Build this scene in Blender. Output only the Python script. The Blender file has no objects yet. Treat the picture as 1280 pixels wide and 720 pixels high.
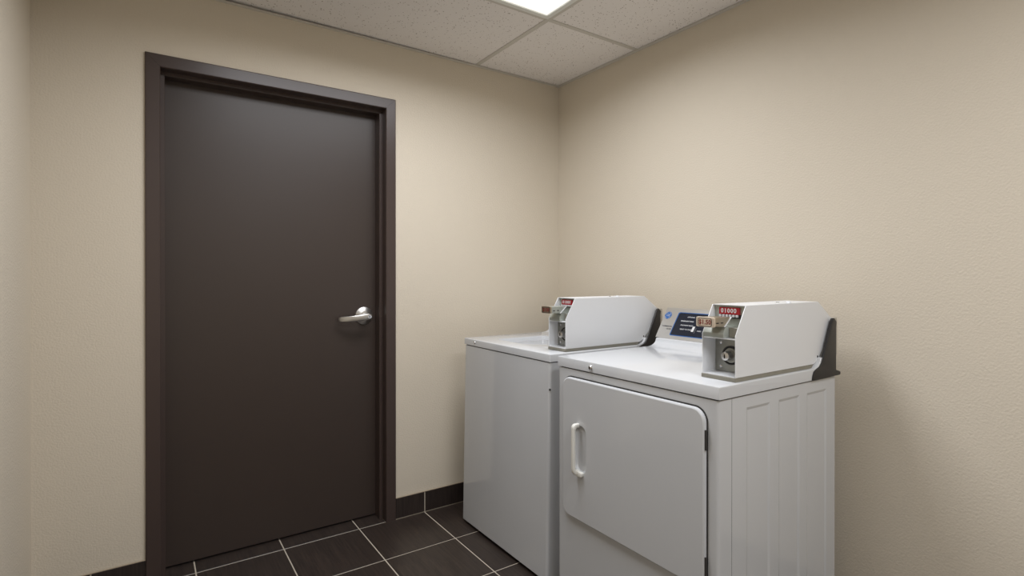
import bpy, bmesh, math, random
from mathutils import Vector, Matrix
random.seed(7)
SC = bpy.context.scene
COL = SC.collection
PI = math.pi

# ------------------------------------------------------------------ camera, world, exposure
cam_d = bpy.data.cameras.new('camera')
cam = bpy.data.objects.new('camera', cam_d)
COL.objects.link(cam)
cam.location = (-2.0643, -2.5288, 1.2127)
cam.rotation_euler = (PI / 2 - 0.0025, 0, -0.598)
cam_d.sensor_width = 36.0
cam_d.lens = 669.79 / 1280 * 36.0
cam_d.shift_y = -13.83 / 1280
cam_d.clip_start = 0.02
SC.camera = cam
world = bpy.data.worlds.new('world')
SC.world = world
world.use_nodes = True
world.node_tree.nodes['Background'].inputs[0].default_value = (0.8, 0.85, 1, 1)
world.node_tree.nodes['Background'].inputs[1].default_value = 0.05
SC.view_settings.view_transform = 'Standard'
SC.view_settings.look = 'None'
SC.view_settings.gamma = 1.0
SC.view_settings.use_curve_mapping = False
SC.view_settings.exposure = 0.0
LAMP_NEAR = 21.0      # watts, troffer over the door corner
LAMP_FAR = 22.0       # watts, troffer behind the viewpoint
LAMP_COL = (0.965, 0.99, 1.04)
DIFFUSER = 0.9


# ------------------------------------------------------------------ materials
def srgb(r, g, b):
    f = lambda c: (c / 255 / 12.92) if c <= 10 else ((c / 255 + 0.055) / 1.055) ** 2.4
    return (f(r), f(g), f(b), 1)


def mat(name, col, rough=0.5, metal=0.0, coat=0.0, bump=None, mottle=None, spec=0.5):
    """bump = (scale, strength, distance, detail); mottle = (scale, amount)"""
    m = bpy.data.materials.new(name)
    m.use_nodes = True
    nt = m.node_tree
    b = nt.nodes['Principled BSDF']
    b.inputs['Base Color'].default_value = col
    b.inputs['Roughness'].default_value = rough
    b.inputs['Metallic'].default_value = metal
    b.inputs['Coat Weight'].default_value = coat
    b.inputs['Coat Roughness'].default_value = 0.1
    b.inputs['Specular IOR Level'].default_value = spec
    tc = nt.nodes.new('ShaderNodeTexCoord')
    if mottle:
        n = nt.nodes.new('ShaderNodeTexNoise')
        n.inputs['Scale'].default_value = mottle[0]
        n.inputs['Detail'].default_value = 4
        nt.links.new(tc.outputs['Object'], n.inputs['Vector'])
        mx = nt.nodes.new('ShaderNodeMix')
        mx.data_type = 'RGBA'
        a = mottle[1]
        mx.inputs[6].default_value = (col[0] * (1 - a), col[1] * (1 - a), col[2] * (1 - a), 1)
        mx.inputs[7].default_value = (min(1, col[0] * (1 + a)), min(1, col[1] * (1 + a)), min(1, col[2] * (1 + a)), 1)
        nt.links.new(n.outputs['Fac'], mx.inputs[0])
        nt.links.new(mx.outputs[2], b.inputs['Base Color'])
    if bump:
        n = nt.nodes.new('ShaderNodeTexNoise')
        n.inputs['Scale'].default_value = bump[0]
        n.inputs['Detail'].default_value = bump[3]
        nt.links.new(tc.outputs['Object'], n.inputs['Vector'])
        bp = nt.nodes.new('ShaderNodeBump')
        bp.inputs['Strength'].default_value = bump[1]
        bp.inputs['Distance'].default_value = bump[2]
        nt.links.new(n.outputs['Fac'], bp.inputs['Height'])
        nt.links.new(bp.outputs['Normal'], b.inputs['Normal'])
    return m


def tile_mat(name, c1, c2, rough, axis):
    """dark porcelain with fine streaks running along one axis ('y' floor, 'z' baseboard)"""
    m = bpy.data.materials.new(name)
    m.use_nodes = True
    nt = m.node_tree
    b = nt.nodes['Principled BSDF']
    b.inputs['Roughness'].default_value = rough
    tc = nt.nodes.new('ShaderNodeTexCoord')
    info = nt.nodes.new('ShaderNodeObjectInfo')
    mp = nt.nodes.new('ShaderNodeMapping')
    mp.inputs['Scale'].default_value = (150, 6, 150) if axis == 'y' else (150, 150, 6)
    sc = nt.nodes.new('ShaderNodeVectorMath')
    sc.operation = 'SCALE'
    sc.inputs[0].default_value = (40, 17, 23)
    nt.links.new(info.outputs['Random'], sc.inputs['Scale'])
    nt.links.new(tc.outputs['Object'], mp.inputs['Vector'])
    nt.links.new(sc.outputs[0], mp.inputs['Location'])
    n = nt.nodes.new('ShaderNodeTexNoise')
    n.inputs['Scale'].default_value = 1.0
    n.inputs['Detail'].default_value = 5
    nt.links.new(mp.outputs['Vector'], n.inputs['Vector'])
    cr = nt.nodes.new('ShaderNodeValToRGB')
    cr.color_ramp.elements[0].position = 0.3
    cr.color_ramp.elements[0].color = c1
    cr.color_ramp.elements[1].position = 0.72
    cr.color_ramp.elements[1].color = c2
    nt.links.new(n.outputs['Fac'], cr.inputs['Fac'])
    nt.links.new(cr.outputs['Color'], b.inputs['Base Color'])
    bp = nt.nodes.new('ShaderNodeBump')
    bp.inputs['Strength'].default_value = 0.15
    bp.inputs['Distance'].default_value = 0.0006
    nt.links.new(n.outputs['Fac'], bp.inputs['Height'])
    nt.links.new(bp.outputs['Normal'], b.inputs['Normal'])
    return m


def ceiling_mat():
    m = bpy.data.materials.new('mineral_fibre_tile')
    m.use_nodes = True
    nt = m.node_tree
    b = nt.nodes['Principled BSDF']
    b.inputs['Roughness'].default_value = 0.95
    tc = nt.nodes.new('ShaderNodeTexCoord')
    v = nt.nodes.new('ShaderNodeTexVoronoi')
    v.inputs['Scale'].default_value = 75
    v.inputs['Randomness'].default_value = 1.0
    nt.links.new(tc.outputs['Object'], v.inputs['Vector'])
    n = nt.nodes.new('ShaderNodeTexNoise')
    n.inputs['Scale'].default_value = 40
    n.inputs['Detail'].default_value = 3
    nt.links.new(tc.outputs['Object'], n.inputs['Vector'])
    # hole where close to a cell point, hole size varied by noise
    thr = nt.nodes.new('ShaderNodeMath'); thr.operation = 'MULTIPLY_ADD'
    thr.inputs[1].default_value = 0.55; thr.inputs[2].default_value = -0.10
    nt.links.new(n.outputs['Fac'], thr.inputs[0])
    lt = nt.nodes.new('ShaderNodeMath'); lt.operation = 'LESS_THAN'
    nt.links.new(v.outputs['Distance'], lt.inputs[0])
    nt.links.new(thr.outputs[0], lt.inputs[1])
    mx = nt.nodes.new('ShaderNodeMix'); mx.data_type = 'RGBA'
    mx.inputs[6].default_value = srgb(240, 236, 233)
    mx.inputs[7].default_value = srgb(185, 177, 170)
    nt.links.new(lt.outputs[0], mx.inputs[0])
    nt.links.new(mx.outputs[2], b.inputs['Base Color'])
    return m


M = {
    'wall': mat('beige_orange_peel_paint', srgb(216, 206, 189), 0.75, bump=(150, 0.5, 0.003, 3), spec=0.3),
    'door': mat('dark_brown_door_paint', srgb(62, 52, 47), 0.38, bump=(220, 0.05, 0.001, 2)),
    'frame': mat('dark_brown_gloss_paint', srgb(70, 58, 54), 0.33, bump=(60, 0.06, 0.001, 2)),
    'white': mat('white_enamel', srgb(208, 210, 213), 0.1, mottle=(3, 0.01)),
    'whitebox': mat('white_powder_coat', srgb(233, 235, 238), 0.3),
    'plasticwhite': mat('white_plastic', srgb(235, 234, 228), 0.4),
    'black': mat('black_plastic', srgb(38, 36, 36), 0.45),
    'dark': mat('dark_parts_and_gap_shade', srgb(52, 50, 48), 0.7),  # dark fittings, also the fill that stands for shade in gaps
    'hole': mat('black_recess_shade', srgb(12, 12, 12), 0.8),
    'chrome': mat('chrome', srgb(220, 220, 222), 0.12, 1.0),
    'satin': mat('satin_nickel', srgb(205, 203, 200), 0.32, 1.0),
    'zinc': mat('zinc_plate', srgb(160, 160, 154), 0.42, 0.85, mottle=(60, 0.12)),
    'cast': mat('grey_cast_metal', srgb(178, 182, 174), 0.45, 0.5, mottle=(40, 0.08)),
    'brass': mat('worn_nickel_slide', srgb(178, 164, 144), 0.35, 0.8, mottle=(50, 0.12)),
    'olive': mat('olive_grey_base_metal', srgb(146, 143, 132), 0.5, 0.3),
    'console': mat('silver_console', srgb(198, 195, 190), 0.33, 0.7),
    'navy': mat('navy_print', srgb(24, 30, 44), 0.25),
    'blue': mat('blue_print', srgb(36, 92, 158), 0.3),
    'ink': mat('grey_ink', srgb(92, 92, 96), 0.5),
    'print': mat('white_print', srgb(214, 214, 214), 0.5),
    'red': mat('red_print', srgb(158, 22, 34), 0.35),
    'redtext': mat('dark_red_print', srgb(128, 40, 36), 0.5),
    'blackink': mat('black_ink', srgb(34, 26, 26), 0.5),
    'label': mat('price_label', srgb(206, 190, 170), 0.45),
    'grid': mat('ceiling_grid_paint', srgb(206, 202, 194), 0.5),
    'lightframe': mat('white_troffer_frame', srgb(232, 234, 230), 0.4),
    'ceil': ceiling_mat(),
    'slab': mat('plenum', srgb(60, 60, 60), 0.9),
    'grout': mat('light_grout', srgb(192, 182, 166), 0.9, mottle=(80, 0.08)),
    'tile': tile_mat('dark_brown_streaked_tile', srgb(42, 35, 32), srgb(64, 54, 48), 0.36, 'y'),
    'basetile': tile_mat('dark_brown_base_tile', srgb(40, 34, 32), srgb(60, 51, 47), 0.33, 'z'),
    'caulk': mat('beige_caulk', srgb(178, 162, 140), 0.7),
}
dm = bpy.data.materials.new('lit_diffuser')
dm.use_nodes = True
_b = dm.node_tree.nodes['Principled BSDF']
_b.inputs['Base Color'].default_value = (0.8, 0.79, 0.76, 1)
_b.inputs['Emission Color'].default_value = (1.0, 0.965, 0.9, 1)
_b.inputs['Emission Strength'].default_value = DIFFUSER
M['diffuser'] = dm


# ------------------------------------------------------------------ helpers
def world_loc(o):
    v = Vector((0, 0, 0))
    while o is not None:
        v += o.location
        o = o.parent
    return v


def obj(name, bm, m, parent=None, smooth=True, angle=35):
    """link a bmesh built in world coordinates as one object, under parent if given"""
    bmesh.ops.recalc_face_normals(bm, faces=bm.faces[:])
    if parent is not None:
        bmesh.ops.translate(bm, verts=bm.verts[:], vec=-world_loc(parent))
        loc = Vector((0, 0, 0))
    me = bpy.data.meshes.new(name)
    bm.to_mesh(me)
    bm.free()
    me.materials.append(M[m])
    if smooth:
        me.shade_smooth()
        me.set_sharp_from_angle(angle=math.radians(angle))
    o = bpy.data.objects.new(name, me)
    COL.objects.link(o)
    if parent is not None:
        o.parent = parent
    return o


def empty(name, loc):
    o = bpy.data.objects.new(name, None)
    o.empty_display_size = 0.1
    COL.objects.link(o)
    o.location = loc
    return o


def tag(o, label, cat, group=None, kind=None):
    o['label'] = label
    o['category'] = cat
    if group:
        o['group'] = group
    if kind:
        o['kind'] = kind
    return o


def bevel(bm, w, seg=2, edges=None):
    if w <= 0:
        return bm
    bmesh.ops.bevel(bm, geom=edges if edges is not None else bm.edges[:], offset=w, segments=seg,
                    affect='EDGES', profile=0.5, clamp_overlap=True)
    return bm


def box(x0, x1, y0, y1, z0, z1, bv=0.0, seg=2, bm=None):
    b = bmesh.new()
    bmesh.ops.create_cube(b, size=1)
    for v in b.verts:
        v.co = Vector(((x0 + x1) / 2 + v.co.x * (x1 - x0), (y0 + y1) / 2 + v.co.y * (y1 - y0),
                       (z0 + z1) / 2 + v.co.z * (z1 - z0)))
    bevel(b, bv, seg)
    return join(bm, b) if bm is not None else b


def join(dst, src):
    me = bpy.data.meshes.new('tmp')
    src.to_mesh(me)
    src.free()
    dst.from_mesh(me)
    bpy.data.meshes.remove(me)
    return dst


def prism(poly, a0, a1, axis='y', bv=0.0, seg=2, bm=None):
    """extrude a polygon: axis y takes (x,z) points, axis x takes (y,z), axis z takes (x,y)"""
    b = bmesh.new()

    def P(p, a):
        if axis == 'y':
            return (p[0], a, p[1])
        if axis == 'x':
            return (a, p[0], p[1])
        return (p[0], p[1], a)
    lo = [b.verts.new(P(p, a0)) for p in poly]
    hi = [b.verts.new(P(p, a1)) for p in poly]
    n = len(poly)
    b.faces.new(lo)
    b.faces.new(hi[::-1])
    for i in range(n):
        b.faces.new((lo[i], lo[(i + 1) % n], hi[(i + 1) % n], hi[i]))
    bmesh.ops.recalc_face_normals(b, faces=b.faces[:])
    bevel(b, bv, seg)
    return join(bm, b) if bm is not None else b


def ribbon(path, t, y0, y1, bm):
    """a bent sheet: polyline of (x,z) with thickness t, extruded along y"""
    out = []
    n = len(path)
    nor = []
    for i in range(n - 1):
        d = Vector((path[i + 1][0] - path[i][0], path[i + 1][1] - path[i][1])).normalized()
        nor.append(Vector((d.y, -d.x)))
    for i in range(n):
        if i == 0:
            k = nor[0]
        elif i == n - 1:
            k = nor[-1]
        else:
            k = (nor[i - 1] + nor[i])
            k = k / max(0.3, k.length_squared) * 2
        out.append((path[i][0] + k.x * t, path[i][1] + k.y * t))
    return prism(list(path) + out[::-1], y0, y1, 'y', bm=bm)


def lathe(profile, centre, axis, n=28, bm=None):
    """profile of (r, h) around an axis vector through centre"""
    b = bmesh.new()
    ax = Vector(axis).normalized()
    u = ax.orthogonal().normalized()
    w = ax.cross(u)
    c = Vector(centre)
    rings = []
    for r, h in profile:
        if r < 1e-6:
            rings.append([b.verts.new(c + ax * h)])
        else:
            rings.append([b.verts.new(c + ax * h + (u * math.cos(2 * PI * k / n) + w * math.sin(2 * PI * k / n)) * r)
                          for k in range(n)])
    for A, B in zip(rings, rings[1:]):
        for k in range(n):
            k2 = (k + 1) % n
            if len(A) == 1 and len(B) == 1:
                continue
            if len(A) == 1:
                b.faces.new((A[0], B[k], B[k2]))
            elif len(B) == 1:
                b.faces.new((A[k], A[k2], B[0]))
            else:
                b.faces.new((A[k], A[k2], B[k2], B[k]))
    bmesh.ops.recalc_face_normals(b, faces=b.faces[:])
    return join(bm, b) if bm is not None else b


def rrect(a0, a1, b0, b1, r, n=6):
    """rounded rectangle as (a,b) points"""
    pts = []
    for ca, cb, s in ((a1 - r, b1 - r, 0), (a0 + r, b1 - r, 1), (a0 + r, b0 + r, 2), (a1 - r, b0 + r, 3)):
        for k in range(n + 1):
            t = (s + k / n) * PI / 2
            pts.append((ca + r * math.cos(t), cb + r * math.sin(t)))
    return pts


def text_mesh(s, size, mw, align='CENTER', bold=0.0, shear=0.0):
    """text as a thin mesh placed by the matrix mw"""
    cu = bpy.data.curves.new('txt', 'FONT')
    cu.body = s
    cu.size = size
    cu.align_x = align
    cu.align_y = 'CENTER'
    cu.extrude = 0.0002
    cu.offset = bold
    cu.shear = shear
    cu.resolution_u = 2
    o = bpy.data.objects.new('txt', cu)
    COL.objects.link(o)
    dg = bpy.context.evaluated_depsgraph_get()
    me = bpy.data.meshes.new_from_object(o.evaluated_get(dg))
    bm = bmesh.new()
    bm.from_mesh(me)
    bmesh.ops.transform(bm, matrix=mw, verts=bm.verts[:])
    bpy.data.objects.remove(o)
    bpy.data.curves.remove(cu)
    bpy.data.meshes.remove(me)
    return bm


def frame_matrix(origin, right, up):
    r = Vector(right).normalized()
    u = Vector(up).normalized()
    n = r.cross(u)
    return Matrix(((r.x, u.x, n.x, origin[0]), (r.y, u.y, n.y, origin[1]), (r.z, u.z, n.z, origin[2]), (0, 0, 0, 1)))


# ------------------------------------------------------------------ the room
H = 2.353
XL, XR = -2.405, 0.0
YB, YF = 0.0, -3.75
DL, DR, DT, FW = -2.070, -1.0445, 2.083, 0.050      # door frame outer edges, head, face width

bm = prism([(XL - 0.12, 0), (DL + 0.03, 0), (DL + 0.03, DT - 0.03), (DR - 0.03, DT - 0.03), (DR - 0.03, 0), (XR + 0.12, 0),
            (XR + 0.12, H + 0.1), (XL - 0.12, H + 0.1)], YB, YB + 0.15, 'y')
wall_back = obj('wall_back', bm, 'wall', smooth=False)
wall_back['kind'] = 'structure'
wall_right = obj('wall_right', box(XR, XR + 0.12, YF - 0.12, YB, 0, H + 0.1), 'wall', smooth=False)
wall_right['kind'] = 'structure'
wall_left = obj('wall_left', box(XL - 0.12, XL, YF - 0.12, YB, 0, H + 0.1), 'wall', smooth=False)
wall_left['kind'] = 'structure'
wall_front = obj('wall_front', box(XL, XR, YF - 0.12, YF, 0, H + 0.1), 'wall', smooth=False)
wall_front['kind'] = 'structure'

# floor: grout bed and every tile
floor = obj('floor', box(XL - 0.12, XR + 0.12, YF - 0.12, YB + 0.15, -0.08, -0.0015), 'grout', smooth=False)
floor['kind'] = 'structure'
TP, X0, J = 0.3376, -0.8881, 0.0050
cache = {}


def floor_tile(x0, x1, y0, y1):
    key = (round(x1 - x0, 4), round(y1 - y0, 4))
    if key not in cache:
        hx, hy = (x1 - x0) / 2, (y1 - y0) / 2
        b = bmesh.new()
        bmesh.ops.create_cube(b, size=1)
        for v in b.verts:
            v.co = Vector((v.co.x * 2 * hx, v.co.y * 2 * hy, -0.004 + v.co.z * 0.008))
        bevel(b, 0.0012, 1, [e for e in b.edges if all(v.co.z > -0.001 for v in e.verts)])
        me = bpy.data.meshes.new('tile')
        b.to_mesh(me)
        b.free()
        me.materials.append(M['tile'])
        cache[key] = me
    o = bpy.data.objects.new('tile', cache[key])
    COL.objects.link(o)
    o.parent = floor
    o.location = ((x0 + x1) / 2, (y0 + y1) / 2, 0)


xe = [XL] + [X0 + k * TP for k in range(-4, 3)] + [XR]
ye = [-k * TP for k in range(0, 12)] + [YF]
for a, b_ in zip(xe, xe[1:]):
    for c, d in zip(ye, ye[1:]):
        if b_ - a > 0.02 and c - d > 0.02:
            floor_tile(a + J / 2, b_ - J / 2, d + J / 2, c - J / 2)
ox0, ox1 = DL + 0.0505, DR - 0.0505                        # strip inside the doorway
for a, b_ in zip(xe, xe[1:]):
    a2, b2 = max(a + J / 2, ox0), min(b_ - J / 2, ox1)
    if b2 - a2 > 0.01:
        floor_tile(a2, b2, J / 2, 0.148)


# baseboards: a bed of grout with single tiles on it
def baseboard(name, axis, fixed, sgn, a_from, a_to, joints):
    """axis 'x' runs along the back wall, 'y' along the side walls; sgn is the way into the room"""
    T, Hb = 0.009, 0.105
    f0, f1 = sorted((fixed, fixed + sgn * (T - 0.002)))
    if axis == 'x':
        o = obj(name, box(a_from, a_to, f0, f1, 0.0, Hb - 0.001), 'grout', smooth=False)
    else:
        o = obj(name, box(f0, f1, a_from, a_to, 0.0, Hb - 0.001), 'grout', smooth=False)
    o['kind'] = 'structure'
    ed = [a_from] + [j for j in sorted(joints) if a_from + 0.02 < j < a_to - 0.02] + [a_to]
    t0, t1 = sorted((fixed + sgn * 0.001, fixed + sgn * T))
    for i, (a, b_) in enumerate(zip(ed, ed[1:])):
        a2 = a + (J / 2 if i > 0 else 0)
        b2 = b_ - (J / 2 if i < len(ed) - 2 else 0)
        if axis == 'x':
            bm = box(a2, b2, t0, t1, 0.004, Hb, 0.001, 1)
        else:
            bm = box(t0, t1, a2, b2, 0.004, Hb, 0.001, 1)
        obj('tile', bm, 'basetile', o, smooth=False)
    if axis == 'x':
        obj('caulk_line', box(a_from, a_to, t0, t1 - 0.003, Hb, Hb + 0.003), 'caulk', o, smooth=False)
    return o


jx = [X0 + k * TP for k in range(-6, 4)]
baseboard('baseboard_back', 'x', YB, -1, DR + 0.0005, XR - 0.012, jx)
baseboard('baseboard_back', 'x', YB, -1, XL + 0.012, DL - 0.0005, jx)
jy = [-k * TP for k in range(0, 12)]
baseboard('baseboard_right', 'y', XR, -1, YF + 0.012, YB - 0.001, jy)
baseboard('baseboard_left', 'y', XL, 1, YF + 0.012, YB - 0.001, jy)
baseboard('baseboard_front', 'x', YF, 1, XL + 0.012, XR - 0.012, jx)

# ceiling: slab above, suspended grid, single mineral-fibre tiles
ceiling = obj('ceiling', box(XL - 0.12, XR + 0.12, YF - 0.12, YB + 0.15, H + 0.1, H + 0.2), 'slab', smooth=False)
ceiling['kind'] = 'structure'
CX = [XR, -0.5839, -1.8039, XL]
CY = [YB, -0.6417, -1.2617, -1.8817, -2.5017, -3.1217, YF]
TW = 0.024
LIGHTS = [(1, 1), (1, 4)]                                  # cells of the grid that hold a troffer
for i, (x1, x0) in enumerate(zip(CX, CX[1:])):
    for k, (y1, y0) in enumerate(zip(CY, CY[1:])):
        if (i, k) in LIGHTS:
            continue
        e = 0.004
        bm = box(x0 + e, x1 - e, y0 + e, y1 - e, H + 0.0025, H + 0.018, 0.0012, 1)
        o = obj('ceiling_tile', bm, 'ceil', ceiling, smooth=False)
        if (i, k) == (1, 0):                               # this one sits a little askew, leaving a dark gap
            for v in o.data.vertices:
                if v.co.y > y1 - 0.1 and v.co.x < x0 + 0.1:
                    v.co.z += 0.009
for x in CX[1:-1]:
    obj('grid_bar', box(x - TW / 2, x + TW / 2, YF, YB, H, H + 0.0015, 0.0004, 1), 'grid', ceiling, smooth=False)
for y in CY[1:-1]:
    for x1, x0 in zip(CX, CX[1:]):
        obj('grid_bar', box(x0 + (TW / 2 if x0 > XL else 0), x1 - (TW / 2 if x1 < XR else 0), y - TW / 2, y + TW / 2,
                            H + 0.0002, H + 0.0017, 0.0004, 1), 'grid', ceiling, smooth=False)


def wall_angle(x0, x1, y0, y1, vert):
    bm = box(x0, x1, y0, y1, H - 0.0015, H)
    box(*vert, H, H + 0.022, bm=bm)
    obj('wall_angle', bm, 'grid', ceiling, smooth=False)


wall_angle(XL, XR, YB - 0.022, YB, (XL, XR, YB - 0.0015, YB))
wall_angle(XR - 0.022, XR, YF, YB - 0.022, (XR - 0.0015, XR, YF, YB - 0.022))
wall_angle(XL, XL + 0.022, YF, YB - 0.022, (XL, XL + 0.0015, YF, YB - 0.022))
wall_angle(XL + 0.022, XR - 0.022, YF, YF + 0.022, (XL + 0.022, XR - 0.022, YF, YF + 0.0015))


# ------------------------------------------------------------------ troffers
def ceiling_light(i, k, watts, label):
    x1, x0, y1, y0 = CX[i] - TW / 2 + 0.004, CX[i + 1] + TW / 2 - 0.004, CY[k] - TW / 2 + 0.004, CY[k + 1] + TW / 2 - 0.004
    t = empty('ceiling_light', ((x0 + x1) / 2, (y0 + y1) / 2, H + 0.003))
    tag(t, label, 'ceiling light')
    w = 0.024
    bm = bmesh.new()
    z0, z1 = H - 0.004, H + 0.006
    # sloped frame ring
    for (ax0, ax1, ay0, ay1) in ((x0, x1, y0, y0 + w), (x0, x1, y1 - w, y1), (x0, x0 + w, y0 + w, y1 - w), (x1 - w, x1, y0 + w, y1 - w)):
        box(ax0, ax1, ay0, ay1, z0, z1, 0.0015, 1, bm=bm)
    obj('frame', bm, 'lightframe', t, smooth=False)
    obj('diffuser', box(x0 + w - 0.002, x1 - w + 0.002, y0 + w - 0.002, y1 - w + 0.002, H + 0.001, H + 0.005), 'diffuser', t, smooth=False)
    obj('housing', box(x0 + 0.01, x1 - 0.01, y0 + 0.01, y1 - 0.01, H + 0.007, H + 0.09), 'lightframe', t, smooth=False)
    ld = bpy.data.lights.new('troffer_lamp', 'AREA')
    ld.shape = 'RECTANGLE'
    ld.size = x1 - x0 - 2 * w - 0.01
    ld.size_y = y1 - y0 - 2 * w - 0.01
    ld.energy = watts
    ld.color = LAMP_COL
    ld.spread = math.radians(165)
    lo = bpy.data.objects.new('troffer_lamp', ld)
    COL.objects.link(lo)
    lo.parent = t
    lo.location = (0, 0, -0.004)
    return t


ceiling_light(1, 1, LAMP_NEAR, 'lit white-framed ceiling panel light near the door corner, cut by the top edge')
ceiling_light(1, 4, LAMP_FAR, 'lit ceiling panel light behind the viewpoint, out of the picture')

# ------------------------------------------------------------------ door
door = empty('door_1', ((DL + DR) / 2, 0, 0))
tag(door, 'dark brown flush door in a matching frame with a silver lever', 'door', kind='structure')
prof = [(0.0, 0.0), (0.0, -0.008), (0.003, -0.010), (0.047, -0.010), (0.050, -0.007), (0.050, 0.040), (0.0645, 0.040),
        (0.0660, 0.0415), (0.0660, 0.099), (0.045, 0.099), (0.035, 0.0)]


def frame_run(name, a, b_):
    """a and b_ map a profile inset u to the (x,z) of each end"""
    bm = bmesh.new()
    A = [bm.verts.new((a(u)[0], y, a(u)[1])) for u, y in prof]
    B = [bm.verts.new((b_(u)[0], y, b_(u)[1])) for u, y in prof]
    n = len(prof)
    for i in range(n):
        bm.faces.new((A[i], A[(i + 1) % n], B[(i + 1) % n], B[i]))
    bm.faces.new(A)
    bm.faces.new(B[::-1])
    return obj(name, bm, 'frame', door, angle=20)


g = 0.0003
frame_run('frame_jamb', lambda u: (DL + u, 0), lambda u: (DL + u, DT - u - g))
frame_run('frame_head', lambda u: (DL + u + g, DT - u), lambda u: (DR - u - g, DT - u))
frame_run('frame_jamb', lambda u: (DR - u, DT - u - g), lambda u: (DR - u, 0))
leaf = obj('door_panel', box(DL + 0.054, DR - 0.054, 0.100, 0.144, 0.008, DT - 0.054, 0.0015, 1), 'door', door)

# lever handle on a round rose
hx, hy, hz = -1.170, 0.100, 1.013
lever = bmesh.new()
stations = [  # x, y (out of the door), z, half height, half thickness
    (-1.152, 0.034, 1.0125, 0.0090, 0.006), (-1.157, 0.031, 1.0125, 0.0135, 0.008), (-1.170, 0.029, 1.0125, 0.0155, 0.009),
    (-1.195, 0.029, 1.0100, 0.0155, 0.008), (-1.225, 0.031, 1.0065, 0.0150, 0.007), (-1.250, 0.037, 1.0040, 0.0145, 0.006),
    (-1.272, 0.047, 1.0025, 0.0140, 0.0055), (-1.292, 0.062, 1.0015, 0.0130, 0.005), (-1.300, 0.072, 1.0015, 0.0100, 0.004)]
rings = []
for i, (x, y, z, h, t) in enumerate(stations):
    p = Vector(stations[max(0, i - 1)][:2]); q = Vector(stations[min(len(stations) - 1, i + 1)][:2])
    d = (q - p).normalized(); nrm = Vector((d.y, -d.x))
    ring = []
    for k in range(16):
        a = 2 * PI * k / 16
        ca, sa = math.cos(a), math.sin(a)
        ca = math.copysign(abs(ca) ** 0.5, ca); sa = math.copysign(abs(sa) ** 0.5, sa)
        ring.append(lever.verts.new((x + nrm.x * t * ca, y + nrm.y * t * ca, z + h * sa)))
    rings.append(ring)
for A, B in zip(rings, rings[1:]):
    for k in range(16):
        lever.faces.new((A[k], A[(k + 1) % 16], B[(k + 1) % 16], B[k]))
lever.faces.new(rings[0][::-1])
lever.faces.new(rings[-1])
lathe([(0.014, 0.0), (0.014, 0.052), (0.011, 0.058), (0.011, 0.068)], (hx, hy - 0.002, hz), (0, -1, 0), 24, bm=lever)
lv = obj('lever_handle', lever, 'satin', door, angle=50)
lv['label'] = 'satin silver lever handle'
obj('rose', lathe([(0.0, 0.016), (0.020, 0.016), (0.026, 0.0145), (0.036, 0.009), (0.043, 0.006), (0.0445, 0.003), (0.0445, 0.0)],
                  (hx, hy, hz), (0, -1, 0), 40), 'satin', lv, angle=40)
obj('key_cylinder', lathe([(0.0, 0.0015), (0.0085, 0.0015), (0.0092, 0.0)], (-1.1665, 0.0200, 1.0125), (0, -1, 0), 20), 'chrome', lv)
obj('keyhole', box(-1.1680, -1.1650, 0.0178, 0.0190, 1.0075, 1.0175), 'hole', lv)


# ------------------------------------------------------------------ machines
def lid_profile(xf, zb, zt, xc, xr, rise):
    """side outline of an appliance top: flat, then sweeping up at the back"""
    p = [(xf, zb), (xf, zt - 0.004), (xf + 0.0012, zt - 0.0012), (xf + 0.004, zt)]
    p += [(xc, zt)]
    for k in range(1, 7):
        t = k / 6
        p.append((xc + (xr - xc) * (1 - (1 - t) ** 1.0 * math.cos(t * PI / 2) if False else math.sin(t * PI / 2)), zt + rise * (1 - math.cos(t * PI / 2))))
    p += [(xr + 0.004, zt + rise + 0.003), (xr + 0.06, zt + rise + 0.003), (xr + 0.06, zb)]
    return p


def end_bevel(bm, w, ys):
    """round the long edges where a top turns down its sides"""
    ed = [e for e in bm.edges if any(abs(e.verts[0].co.y - y) < 1e-5 and abs(e.verts[1].co.y - y) < 1e-5 for y in ys)
          and min(e.verts[0].co.z, e.verts[1].co.z) > ys[2]]
    bevel(bm, w, 2, ed)


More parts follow.
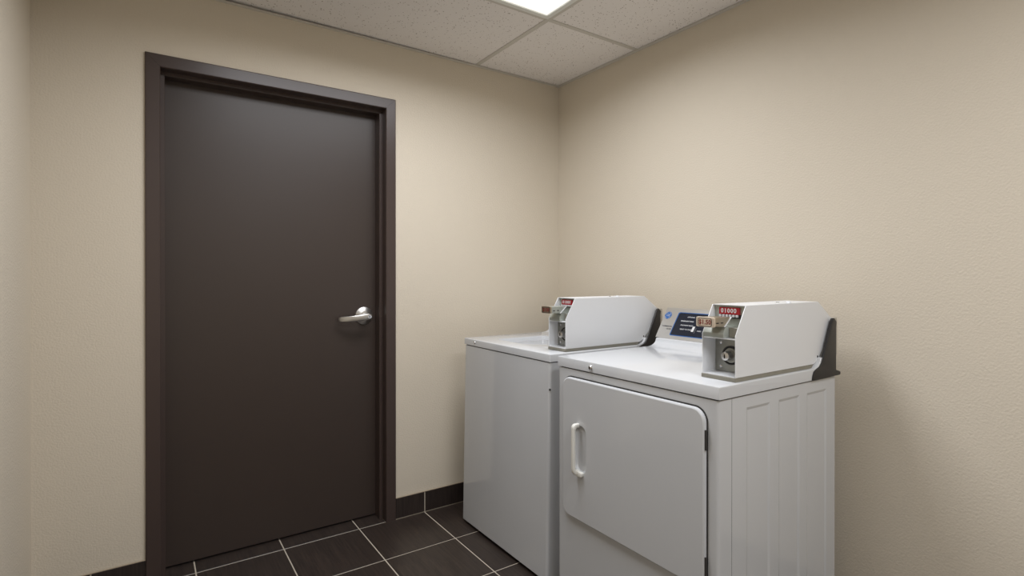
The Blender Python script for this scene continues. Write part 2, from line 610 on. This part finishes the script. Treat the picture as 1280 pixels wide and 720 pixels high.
def coin_box(parent, dx, dy, dz, price, label, fw=0.0):
    X = lambda x: x + dx
    Z = lambda z: z + dz
    yn, yf = -1.640 + dy, -1.530 + dy
    T = 0.0022
    side = [(X(-.700), Z(.924)), (X(-.700), Z(1.042)), (X(-.650), Z(1.127)), (X(-.240), Z(1.127)), (X(-.132), Z(1.056)),
            (X(-.228), Z(.953)), (X(-.245), Z(.935)), (X(-.268), Z(.924))]
    bm = prism(side, yn, yn + T, 'y', 0.0006, 1)
    prism(side, yf - T, yf, 'y', 0.0006, 1, bm=bm)
    ribbon(side[2:6], T, yn + T * 0.5, yf - T * 0.5, bm)
    ribbon([(X(-.268), Z(.924)), (X(-.700), Z(.924))], T, yn + T * 0.5, yf - T * 0.5, bm)
    cb = obj('coin_box', bm, 'whitebox', parent, angle=30)
    cb['label'] = label
    yi, yo = yf - T - 0.0003, yn + T + 0.0003             # inner far side, inner near side
    bb = prism([(X(-.702), Z(.9125)), (X(-.702), Z(.9235)), (X(-.275), Z(.9235)), (X(-.285), Z(.9125))], yn - 0.001, yf + 0.001, 'y', 0.0006, 1)
    obj('base_plate', bb, 'olive', cb)['label'] = 'olive grey metal base strip'
    obj('shelf', box(X(-.697), X(-.636), yo, yi, Z(1.030), Z(1.0325), 0.0005, 1), 'whitebox', cb)
    obj('back_plate', box(X(-.640), X(-.637), yo, yi, Z(1.033), Z(1.124)), 'cast', cb, smooth=False)
    # lock compartment
    obj('lock_plate', box(X(-.638 - fw), X(-.634 - fw), yo, yi, Z(.927), Z(1.029), 0.0004, 1), 'zinc', cb)
    yl, zl = -1.586 + dy, Z(.977)
    obj('lock_ring', lathe([(0.0235, 0.0005), (0.0235, 0.0055), (0.0245, 0.0065), (0.027, 0.0065), (0.028, 0.005), (0.028, 0.0)], (X(-.638 - fw), yl, zl), (-1, 0, 0), 36),
        'dark', cb)
    obj('lock_dish', lathe([(0.0135, 0.0045), (0.0175, 0.006), (0.0215, 0.005), (0.0232, 0.001)], (X(-.638 - fw), yl, zl), (-1, 0, 0), 32), 'zinc', cb)
    lk = lathe([(0.0, 0.034), (0.0095, 0.034), (0.0125, 0.032), (0.0135, 0.028), (0.0135, 0.0)], (X(-.638 - fw), yl, zl), (-1, 0, 0), 32)
    obj('lock_cylinder', lk, 'satin', cb)
    obj('keyhole', box(X(-.6727 - fw), X(-.6717 - fw), yl - 0.0018, yl + 0.0018, zl - 0.006, zl + 0.006), 'hole', cb, smooth=False)
    for by in (-1.5515, -1.6265):
        for bz in (1.013, .941):
            obj('bolt', lathe([(0.0, 0.004), (0.0026, 0.0037), (0.0048, 0.002), (0.0052, 0.0)], (X(-.638 - fw), by + dy, Z(bz)), (-1, 0, 0), 16), 'chrome', cb)
    # coin counter
    c = obj('coin_counter', box(X(-.646), X(-.640), -1.617 + dy, -1.550 + dy, Z(1.098), Z(1.119), 0.0008, 1), 'red', cb)
    bmd = bmesh.new()
    for n_, ch in enumerate('01000'):
        yy = -1.561 + dy - n_ * 0.0105
        join(bmd, text_mesh(ch, 0.018, frame_matrix((X(-.6463), yy, Z(1.1085)), (0, -1, 0), (0, 0, 1)), bold=0.0004))
    obj('counter_digits', bmd, 'print', cb, smooth=False)
    bmd = bmesh.new()
    for n_ in range(6):
        yy = -1.5555 + dy - n_ * 0.0110
        box(X(-.652), X(-.640), yy - 0.0022, yy + 0.0022, Z(1.0905), Z(1.0975), 0.0006, 1, bm=bmd)
    obj('coin_slot_comb', bmd, 'print', cb, smooth=False)
    obj('slot_strip', box(X(-.644), X(-.640), -1.620 + dy, -1.548 + dy, Z(1.0870), Z(1.0978)), 'blackink', cb, smooth=False)
    # chute casting under and behind the slide
    bm = prism([(X(-.697), Z(1.033)), (X(-.699), Z(1.046)), (X(-.688), Z(1.064)), (X(-.641), Z(1.064)), (X(-.641), Z(1.033))],
               -1.600 + dy, yi, 'y', 0.0015, 2)
    obj('chute_casting', bm, 'cast', cb)
    obj('chute_floor', box(X(-.672), X(-.641), yo, -1.6005 + dy, Z(1.033), Z(1.062), 0.001, 1), 'olive', cb)
    sl = prism([(X(-.742), Z(1.068)), (X(-.742), Z(1.0935)), (X(-.668), Z(1.0925)), (X(-.700), Z(1.066))], -1.603 + dy, -1.552 + dy, 'y', 0.0008, 1)
    s = obj('coin_slide', sl, 'brass' if price else 'cast', cb)
    s['label'] = 'worn metal coin slide pulled out at the front'
    fl = prism([(X(-.700), Z(1.0655)), (X(-.668), Z(1.0932)), (X(-.664), Z(1.0932)), (X(-.696), Z(1.0655))], -1.6055 + dy, -1.6035 + dy, 'y')
    obj('slide_guide', fl, 'whitebox', cb, smooth=False)
    bt = bmesh.new()
    for xa in (-.735, -.714):
        box(X(xa), X(xa + .010), -1.604 + dy, -1.602 + dy, Z(1.076), Z(1.079), bm=bt)
    obj('slide_groove', bt, 'blackink', cb, smooth=False)
    # push handle with the price label
    hb = prism(rrect(-1.606 + dy, -1.546 + dy, Z(1.066), Z(1.0945), 0.004, 3), X(-.750), X(-.742), 'x', 0.0012, 1)
    obj('slide_handle', hb, 'label' if price else 'brass', cb)
    lab = bmesh.new()
    ring_o = rrect(-1.599 + dy, -1.553 + dy, Z(1.0675), Z(1.0925), 0.007, 4)
    ring_i = rrect(-1.5975 + dy, -1.5545 + dy, Z(1.069), Z(1.091), 0.006, 4)
    vo = [lab.verts.new((X(-.7504), a, b_)) for a, b_ in ring_o]
    vi = [lab.verts.new((X(-.7504), a, b_)) for a, b_ in ring_i]
    for q in range(len(vo)):
        lab.faces.new((vo[q], vo[(q + 1) % len(vo)], vi[(q + 1) % len(vi)], vi[q]))
    obj('price_border', lab, 'blackink', cb, smooth=False)
    mw = frame_matrix((X(-.7504), -1.576 + dy, Z(1.080)), (0, -1, 0), (0, 0, 1))
    obj('price_text', text_mesh(price or '$1.50', 0.0185, mw, bold=0.0003), 'redtext', cb, smooth=False)
    # small fasteners
    obj('top_button', lathe([(0.0, 0.0055), (0.006, 0.005), (0.007, 0.002), (0.007, 0.0)], (X(-.395), -1.625 + dy, Z(1.127)), (0, 0, 1), 16), 'whitebox', cb)
    obj('top_button', lathe([(0.0, 0.003), (0.004, 0.0025), (0.005, 0.0)], (X(-.415), -1.600 + dy, Z(1.127)), (0, 0, 1), 12), 'zinc', cb)
    obj('side_screw', lathe([(0.0, 0.0012), (0.0035, 0.001), (0.004, 0.0)], (X(-.245), yn, Z(.947)), (0, -1, 0), 12), 'dark', cb)
    return cb


def end_cap(parent, dx, y0, y1, dz):
    p = [(-.176, 1.070), (-.166, 1.071), (-.150, 1.058), (-.153, 1.040), (-.153, .897), (-.124, .889), (-.122, .884), (-.124, .877),
         (-.307, .877), (-.303, .892), (-.296, .904), (-.280, .911), (-.262, .916), (-.248, .928), (-.240, .942)]
    bm = prism([(x + dx, z + dz) for x, z in p], y0, y1, 'y', 0.0025, 2)
    return obj('end_cap', bm, 'black', parent)


def console(parent, dx, y0, y1, dz):
    p = [(-.234, .9445), (-.156, 1.067), (-.150, 1.071), (-.135, 1.071), (-.130, 1.066), (-.130, .9445)]
    bm = prism([(x + dx, z + dz) for x, z in p], y0, y1, 'y', 0.0015, 1)
    return obj('control_console', bm, 'console', parent)


# ---- washing machine
WY0, WY1, WX = -.8834, -.1974, -.763
w = empty('washing_machine', (-.45, (WY0 + WY1) / 2, 0))
tag(w, 'white top-loading washer in the corner with coin box, left of the dryer', 'washing machine', group=None)
bm = prism([(WX - .014, .016), (WX + .002, .8695), (-.125, .8695), (-.125, .016)], WY0 + .004, WY1 - .004, 'y')
bevel(bm, 0.012, 4, [e for e in bm.edges if abs(e.verts[0].co.z - e.verts[1].co.z) > 0.5 and e.verts[0].co.x < -.6])
body = obj('body', bm, 'white', w, angle=60)
obj('lid_gap_shade', box(WX + .010, -.13, WY0 + .010, WY1 - .010, .868, .876), 'dark', w, smooth=False)  # dark fill, shade of the gap under the top put into its colour
obj('toe_shade_base', box(WX + .030, -.14, WY0 + .02, WY1 - .02, .0, .018), 'hole', w, smooth=False)  # black block painted as the shadow gap below the cabinet
# top with a shallow basin; built as a flat deck plus the sweep at the back
ZT, ZB = .905, .8740
deck = bmesh.new()
bx0, bx1, by0, by1 = -.668, -.375, -.790, -.345
RB = 0.022
outer = [(WX, WY0), (-.275, WY0), (-.275, WY1), (WX, WY1)]
inner = rrect(bx0, bx1, by0, by1, RB, 4)
vo = [deck.verts.new((a, b_, ZT)) for a, b_ in outer]
vi = [deck.verts.new((a, b_, ZT)) for a, b_ in inner]
eo = [deck.edges.new((vo[i], vo[(i + 1) % 4])) for i in range(4)]
ei = [deck.edges.new((vi[i], vi[(i + 1) % len(vi)])) for i in range(len(vi))]
bmesh.ops.triangle_fill(deck, edges=eo + ei, use_beauty=True)
cxm, cym = (bx0 + bx1) / 2, (by0 + by1) / 2
lo = [deck.verts.new((cxm + (a - cxm) * .965, cym + (b_ - cym) * .975, ZT - .026)) for a, b_ in inner]
for i in range(len(vi)):
    deck.faces.new((vi[i], vi[(i + 1) % len(vi)], lo[(i + 1) % len(lo)], lo[i]))
deck.faces.new(lo)
bo = [deck.verts.new((v.co.x, v.co.y, ZB)) for v in vo]
for i in range(4):
    deck.faces.new((vo[i], vo[(i + 1) % 4], bo[(i + 1) % 4], bo[i]))
deck.faces.new(bo)
bmesh.ops.recalc_face_normals(deck, faces=deck.faces[:])
bevel(deck, 0.004, 3, [e for e in deck.edges if (all(v in vo for v in e.verts) and not all(abs(v.co.x + .275) < 1e-4 for v in e.verts))
                       or (abs(e.verts[0].co.z - e.verts[1].co.z) > .02 and e.verts[0].co.x < -.7 and e.verts[1].co.x < -.7)])
lp = lid_profile(-.2752, ZB, ZT, -.270, -.222, .026)
rear = bmesh.new()
prism([(-.2752, ZB), (-.2752, ZT)] + lp[4:], WY0, WY1, 'y', bm=rear)
join(deck, rear)
top = obj('top', deck, 'white', w, angle=40)
obj('washer_lid', box(bx0 + .022, bx1 - .020, by0 + .022, by1 - .024, ZT - .0255, ZT - .017, .003, 2), 'white', w)
con = console(w, .028, WY0 + .004, WY1 - .004, -.009)
end_cap(con, .030, WY0 - .004, WY0 + .0035, -.0075)
end_cap(con, .030, WY1 - .0035, WY1 + .004, -.0075)
coin_box(w, .024, .767, -.0065, None, 'white metal coin box on the washer', .014)
obj('front_screw', lathe([(0.0, .005), (.004, .0045), (.0062, .002), (.0065, 0)], (WX, -.301, .8915), (-1, 0, 0), 18), 'chrome', w)
obj('corner_screw', lathe([(0.0, .002), (.004, .0015), (.0045, 0)], (WX + .006, WY1 - .006, .800), (-1, .6, 0), 12), 'dark', w)
obj('corner_screw', lathe([(0.0, .003), (.004, .0025), (.0045, 0)], (WX + .004, WY0 + .0065, .765), (-1, -.6, 0), 12), 'dark', w)

# ---- dryer
DY0, DY1, DX, DBK = -1.6501, -.9642, -.7917, -.144
d = empty('clothes_dryer', (-.45, (DY0 + DY1) / 2, 0))
tag(d, 'white front-loading dryer with coin box, nearest the camera by the right wall', 'dryer')
DB0 = DY0 + .003
# cabinet: front, top, back and far side as one shell, near side panel with three pressed ribs
cab = bmesh.new()
zb, zt = .012, .8725
xs = [DX + .003, -.728, -.659, -.537, -.491, -.370, -.326, -.200, DBK]
zs = [zb, .070, .838, zt]
grid = [[cab.verts.new((x, DB0, z)) for z in zs] for x in xs]
ribs = []
for i in range(len(xs) - 1):
    for k in range(len(zs) - 1):
        f = cab.faces.new((grid[i][k], grid[i + 1][k], grid[i + 1][k + 1], grid[i][k + 1]))
        if k == 1 and i in (2, 4, 6):
            ribs.append(f)
far = [cab.verts.new((x, DY1 - .003, z)) for x, z in ((xs[0], zb), (xs[-1], zb), (xs[-1], zt), (xs[0], zt))]
cab.faces.new(far[::-1])
cab.faces.new([grid[0][k] for k in range(4)] + [far[3], far[0]])
cab.faces.new([grid[-1][k] for k in range(3, -1, -1)] + [far[1], far[2]])
cab.faces.new([grid[i][3] for i in range(len(xs) - 1, -1, -1)] + [far[3], far[2]])
cab.faces.new([grid[i][0] for i in range(len(xs))] + [far[1], far[0]])
bmesh.ops.recalc_face_normals(cab, faces=cab.faces[:])
bmesh.ops.inset_individual(cab, faces=ribs, thickness=.012, depth=-.003)
bevel(cab, 0.008, 4, [e for e in cab.edges if abs(e.verts[0].co.x - xs[0]) < 1e-5 and abs(e.verts[1].co.x - xs[0]) < 1e-5
                      and abs(e.verts[0].co.z - e.verts[1].co.z) > .01])
obj('body', cab, 'white', d, angle=10)
obj('side_seam', box(-.7285, -.7275, DB0 - .0004, DB0 + .001, zb, zt), 'ink', d, smooth=False)
obj('lid_gap_shade', box(DX + .010, DBK - .01, DB0 + .006, DY1 - .012, .872, .878), 'dark', d, smooth=False)  # dark sheet standing for the shade between top and body
obj('toe_shade_base', box(DX + .02, DBK - .01, DB0 + .02, DY1 - .02, .0, .013), 'hole', d, smooth=False)  # shade under the dryer given as a black block
lp = lid_profile(DX, .8768, .9120, -.300, -.248, .0295)
bm = prism(lp, DY0 - .002, DY1, 'y')
bevel(bm, .004, 3, [e for e in bm.edges if (abs(e.verts[0].co.y - e.verts[1].co.y) < 1e-5 and min(e.verts[0].co.z, e.verts[1].co.z) > .8769
                                            and max(e.verts[0].co.x, e.verts[1].co.x) < -.2 and not
                                            (abs(e.verts[0].co.x - DX) < 1e-5 and abs(e.verts[1].co.x - DX) < 1e-5))
                    or (abs(e.verts[0].co.x - DX) < 1e-5 and abs(e.verts[1].co.x - DX) < 1e-5 and abs(e.verts[0].co.z - e.verts[1].co.z) > .01)])
obj('top', bm, 'white', d, angle=30)
obj('front_screw', lathe([(0.0, .007), (.006, .0062), (.0088, .003), (.009, 0)], (DX, -1.147, .8930), (-1, 0, 0), 20), 'chrome', d)

# door of the dryer with a scooped grip
FX = DX + .003
oy0, oy1, oz0, oz1 = -1.612, -1.004, .343, .845
dd = bmesh.new()
dth = .012
xo = FX - .0015
out = rrect(oy0, oy1, oz0, oz1, .038, 7)
out2 = rrect(oy0 + .005, oy1 - .005, oz0 + .005, oz1 - .005, .034, 7)
hol = rrect(-1.134, -1.074, .514, .684, .0290, 6)
hol2 = rrect(-1.130, -1.078, .518, .680, .0250, 6)
V = lambda pts, x: [dd.verts.new((x, a, b_)) for a, b_ in pts]


def strip(A, B):
    for i in range(len(A)):
        dd.faces.new((A[i], A[(i + 1) % len(A)], B[(i + 1) % len(B)], B[i]))


r0, r1 = V(out, xo), V(out, xo - dth + .006)
rm = V(rrect(oy0 + .0015, oy1 - .0015, oz0 + .0015, oz1 - .0015, .0368, 7), xo - dth + .0022)
r2 = V(out2, xo - dth)
strip(r0, r1); strip(r1, rm); strip(rm, r2)
h0, h1, h2 = V(hol, xo - dth), V(hol2, xo - dth + .003), V(rrect(-1.126, -1.082, .522, .676, .0210, 6), xo - .0035)
strip(h0, h1); strip(h1, h2)
dd.faces.new(h2)
e1 = [dd.edges.get((r2[i], r2[(i + 1) % len(r2)])) for i in range(len(r2))]
e2 = [dd.edges.get((h0[i], h0[(i + 1) % len(h0)])) for i in range(len(h0))]
bmesh.ops.triangle_fill(dd, edges=e1 + e2, use_beauty=True)
dd.faces.new(r0[::-1])
dr = obj('loading_door', dd, 'white', d, angle=30)
sl = prism(rrect(oy0 - .0035, oy1 + .002, oz0 - .0035, oz1 + .004, .041, 7), FX - .0005, FX - .003, 'x')
obj('door_gap_shade', sl, 'dark', dr, smooth=False)  # dark slab painting the shade of the groove around the door
fx = xo - dth
hb = prism([(fx + .001, .6905), (fx - .020, .6905), (fx - .028, .684), (fx - .030, .676), (fx - .030, .531), (fx - .028, .521), (fx - .020, .5115), (fx + .001, .5115),
            (fx + .001, .527), (fx - .013, .527), (fx - .018, .533), (fx - .018, .668), (fx - .013, .676), (fx + .001, .676)], -1.101, -1.087, 'y', .0035, 2)
hd = obj('handle', hb, 'plasticwhite', dr, angle=50)
hd['label'] = 'white plastic pull handle over a scooped grip'
obj('handle_foot', prism(rrect(-1.122, -1.088, .507, .523, .005, 3), fx + .0005, fx - .013, 'x', .002, 2), 'plasticwhite', hd)
for z in (.733, .383):
    hbm = lathe([(0.0, 0), (.0030, 0), (.0030, .055), (0.0, .055)], (fx + .005, oy0 - .002, z), (0, 0, 1), 14)
    box(fx + .003, FX, oy0 - .0035, oy0 + .001, z + .002, z + .053, 0.0008, 1, bm=hbm)
    obj('hinge', hbm, 'dark', dr)
for z in (.790, .750, .45, .40):
    obj('door_bumper', box(FX - .004, FX - .001, oy1 - .001, oy1 + .004, z, z + .010), 'plasticwhite', dr, smooth=False)

# console with printed panel
con = console(d, .006, DY0 + .004, -.945, .0)
end_cap(con, 0, DY0 - .0065, DY0 + .0035, 0)
A0, A1 = Vector((-.228, .9445)), Vector((-.150, 1.067))     # foot and head of the sloping face (x,z)
UP = (A1 - A0).normalized()
up3 = Vector((UP.x, 0, UP.y))
rt3 = Vector((0, -1, 0))
nr3 = rt3.cross(up3)


def on_console(s, y, lift=.0006):
    """point on the sloping face: s metres up from its foot"""
    return Vector((A0.x, y, A0.y)) + up3 * s + nr3 * lift


def patch(pts, m, name, lift, th=.0006):
    b = bmesh.new()
    lo_ = [b.verts.new(on_console(s, y, lift)) for y, s in pts]
    hi_ = [b.verts.new(on_console(s, y, lift + th)) for y, s in pts]
    b.faces.new(lo_[::-1]); b.faces.new(hi_)
    for i in range(len(pts)):
        b.faces.new((lo_[i], lo_[(i + 1) % len(pts)], hi_[(i + 1) % len(pts)], hi_[i]))
    return obj(name, b, m, con, smooth=False)


def ctext(s, size, y, sup, m, name, align='CENTER', lift=.0018, bold=0.0, shear=0.0):
    return obj(name, text_mesh(s, size, frame_matrix(on_console(sup, y, lift), rt3, up3), align, bold, shear), m, con, smooth=False)


patch([(-1.018, .016), (-1.480, .016), (-1.490, .020), (-1.490, .126), (-1.480, .130), (-1.026, .130), (-1.018, .126), (-1.014, .020)], 'blue', 'panel_border', .0)
patch([(-1.021, .0195), (-1.478, .0195), (-1.486, .0225), (-1.486, .1225), (-1.478, .1265), (-1.030, .1265), (-1.023, .1225), (-1.018, .0225)], 'navy', 'settings_panel', .0007)
for s_, y_, t_ in ((.108, -1.072, 'OPTIONAL'), (.088, -1.046, 'PERMANENT PRESS'), (.068, -1.052, 'SYNTHETIC KNITS'), (.049, -1.056, 'READY TO START')):
    ctext(t_, .0076, y_, s_, 'print', 'panel_text', 'LEFT', .0016, .0001)
patch([(-1.114, .042), (-1.125, .042), (-1.127, .066), (-1.116, .066)], 'print', 'panel_mark', .0013)
patch([(-1.130, .036), (-1.133, .036), (-1.135, .060), (-1.132, .060)], 'ink', 'panel_mark', .0013)
ctext('START', .0070, -1.142, .047, 'print', 'panel_text', 'LEFT', .0016, .0001)
ctext('COMMERCIAL', .0085, -1.012, .058, 'ink', 'panel_text', 'RIGHT', .0006, .0001)
ctext('DRYER', .0085, -1.012, .045, 'ink', 'panel_text', 'RIGHT', .0006, .0001)
# round blue emblem with a white ring and monogram
ly, ls, lr = -.968, .111, .0180
patch([(ly + lr * math.cos(2 * PI * k / 28), ls - lr * math.sin(2 * PI * k / 28)) for k in range(28)][::-1], 'blue', 'emblem', .0)
em = bmesh.new()
for k in range(4):
    arc_o, arc_i = [], []
    for q in range(9):
        a = k * PI / 2 + .25 + q / 8 * 1.15
        ro = lr * (.90 - .06 * q / 8)
        ri = lr * (.84 - .06 * q / 8)
        arc_o.append(em.verts.new(on_console(ls + ro * math.sin(a), ly - ro * math.cos(a), .0011)))
        arc_i.append(em.verts.new(on_console(ls + ri * math.sin(a), ly - ri * math.cos(a), .0011)))
    for q in range(8):
        em.faces.new((arc_o[q], arc_o[q + 1], arc_i[q + 1], arc_i[q]))
join(em, text_mesh('GE', .0160, frame_matrix(on_console(ls, ly, .0011), rt3, up3), 'CENTER', -.00015, .25))
obj('emblem_monogram', em, 'print', con, smooth=False)
coin_box(d, 0, 0, 0, '$1.50', 'white metal coin box with a dollar price on its slide')
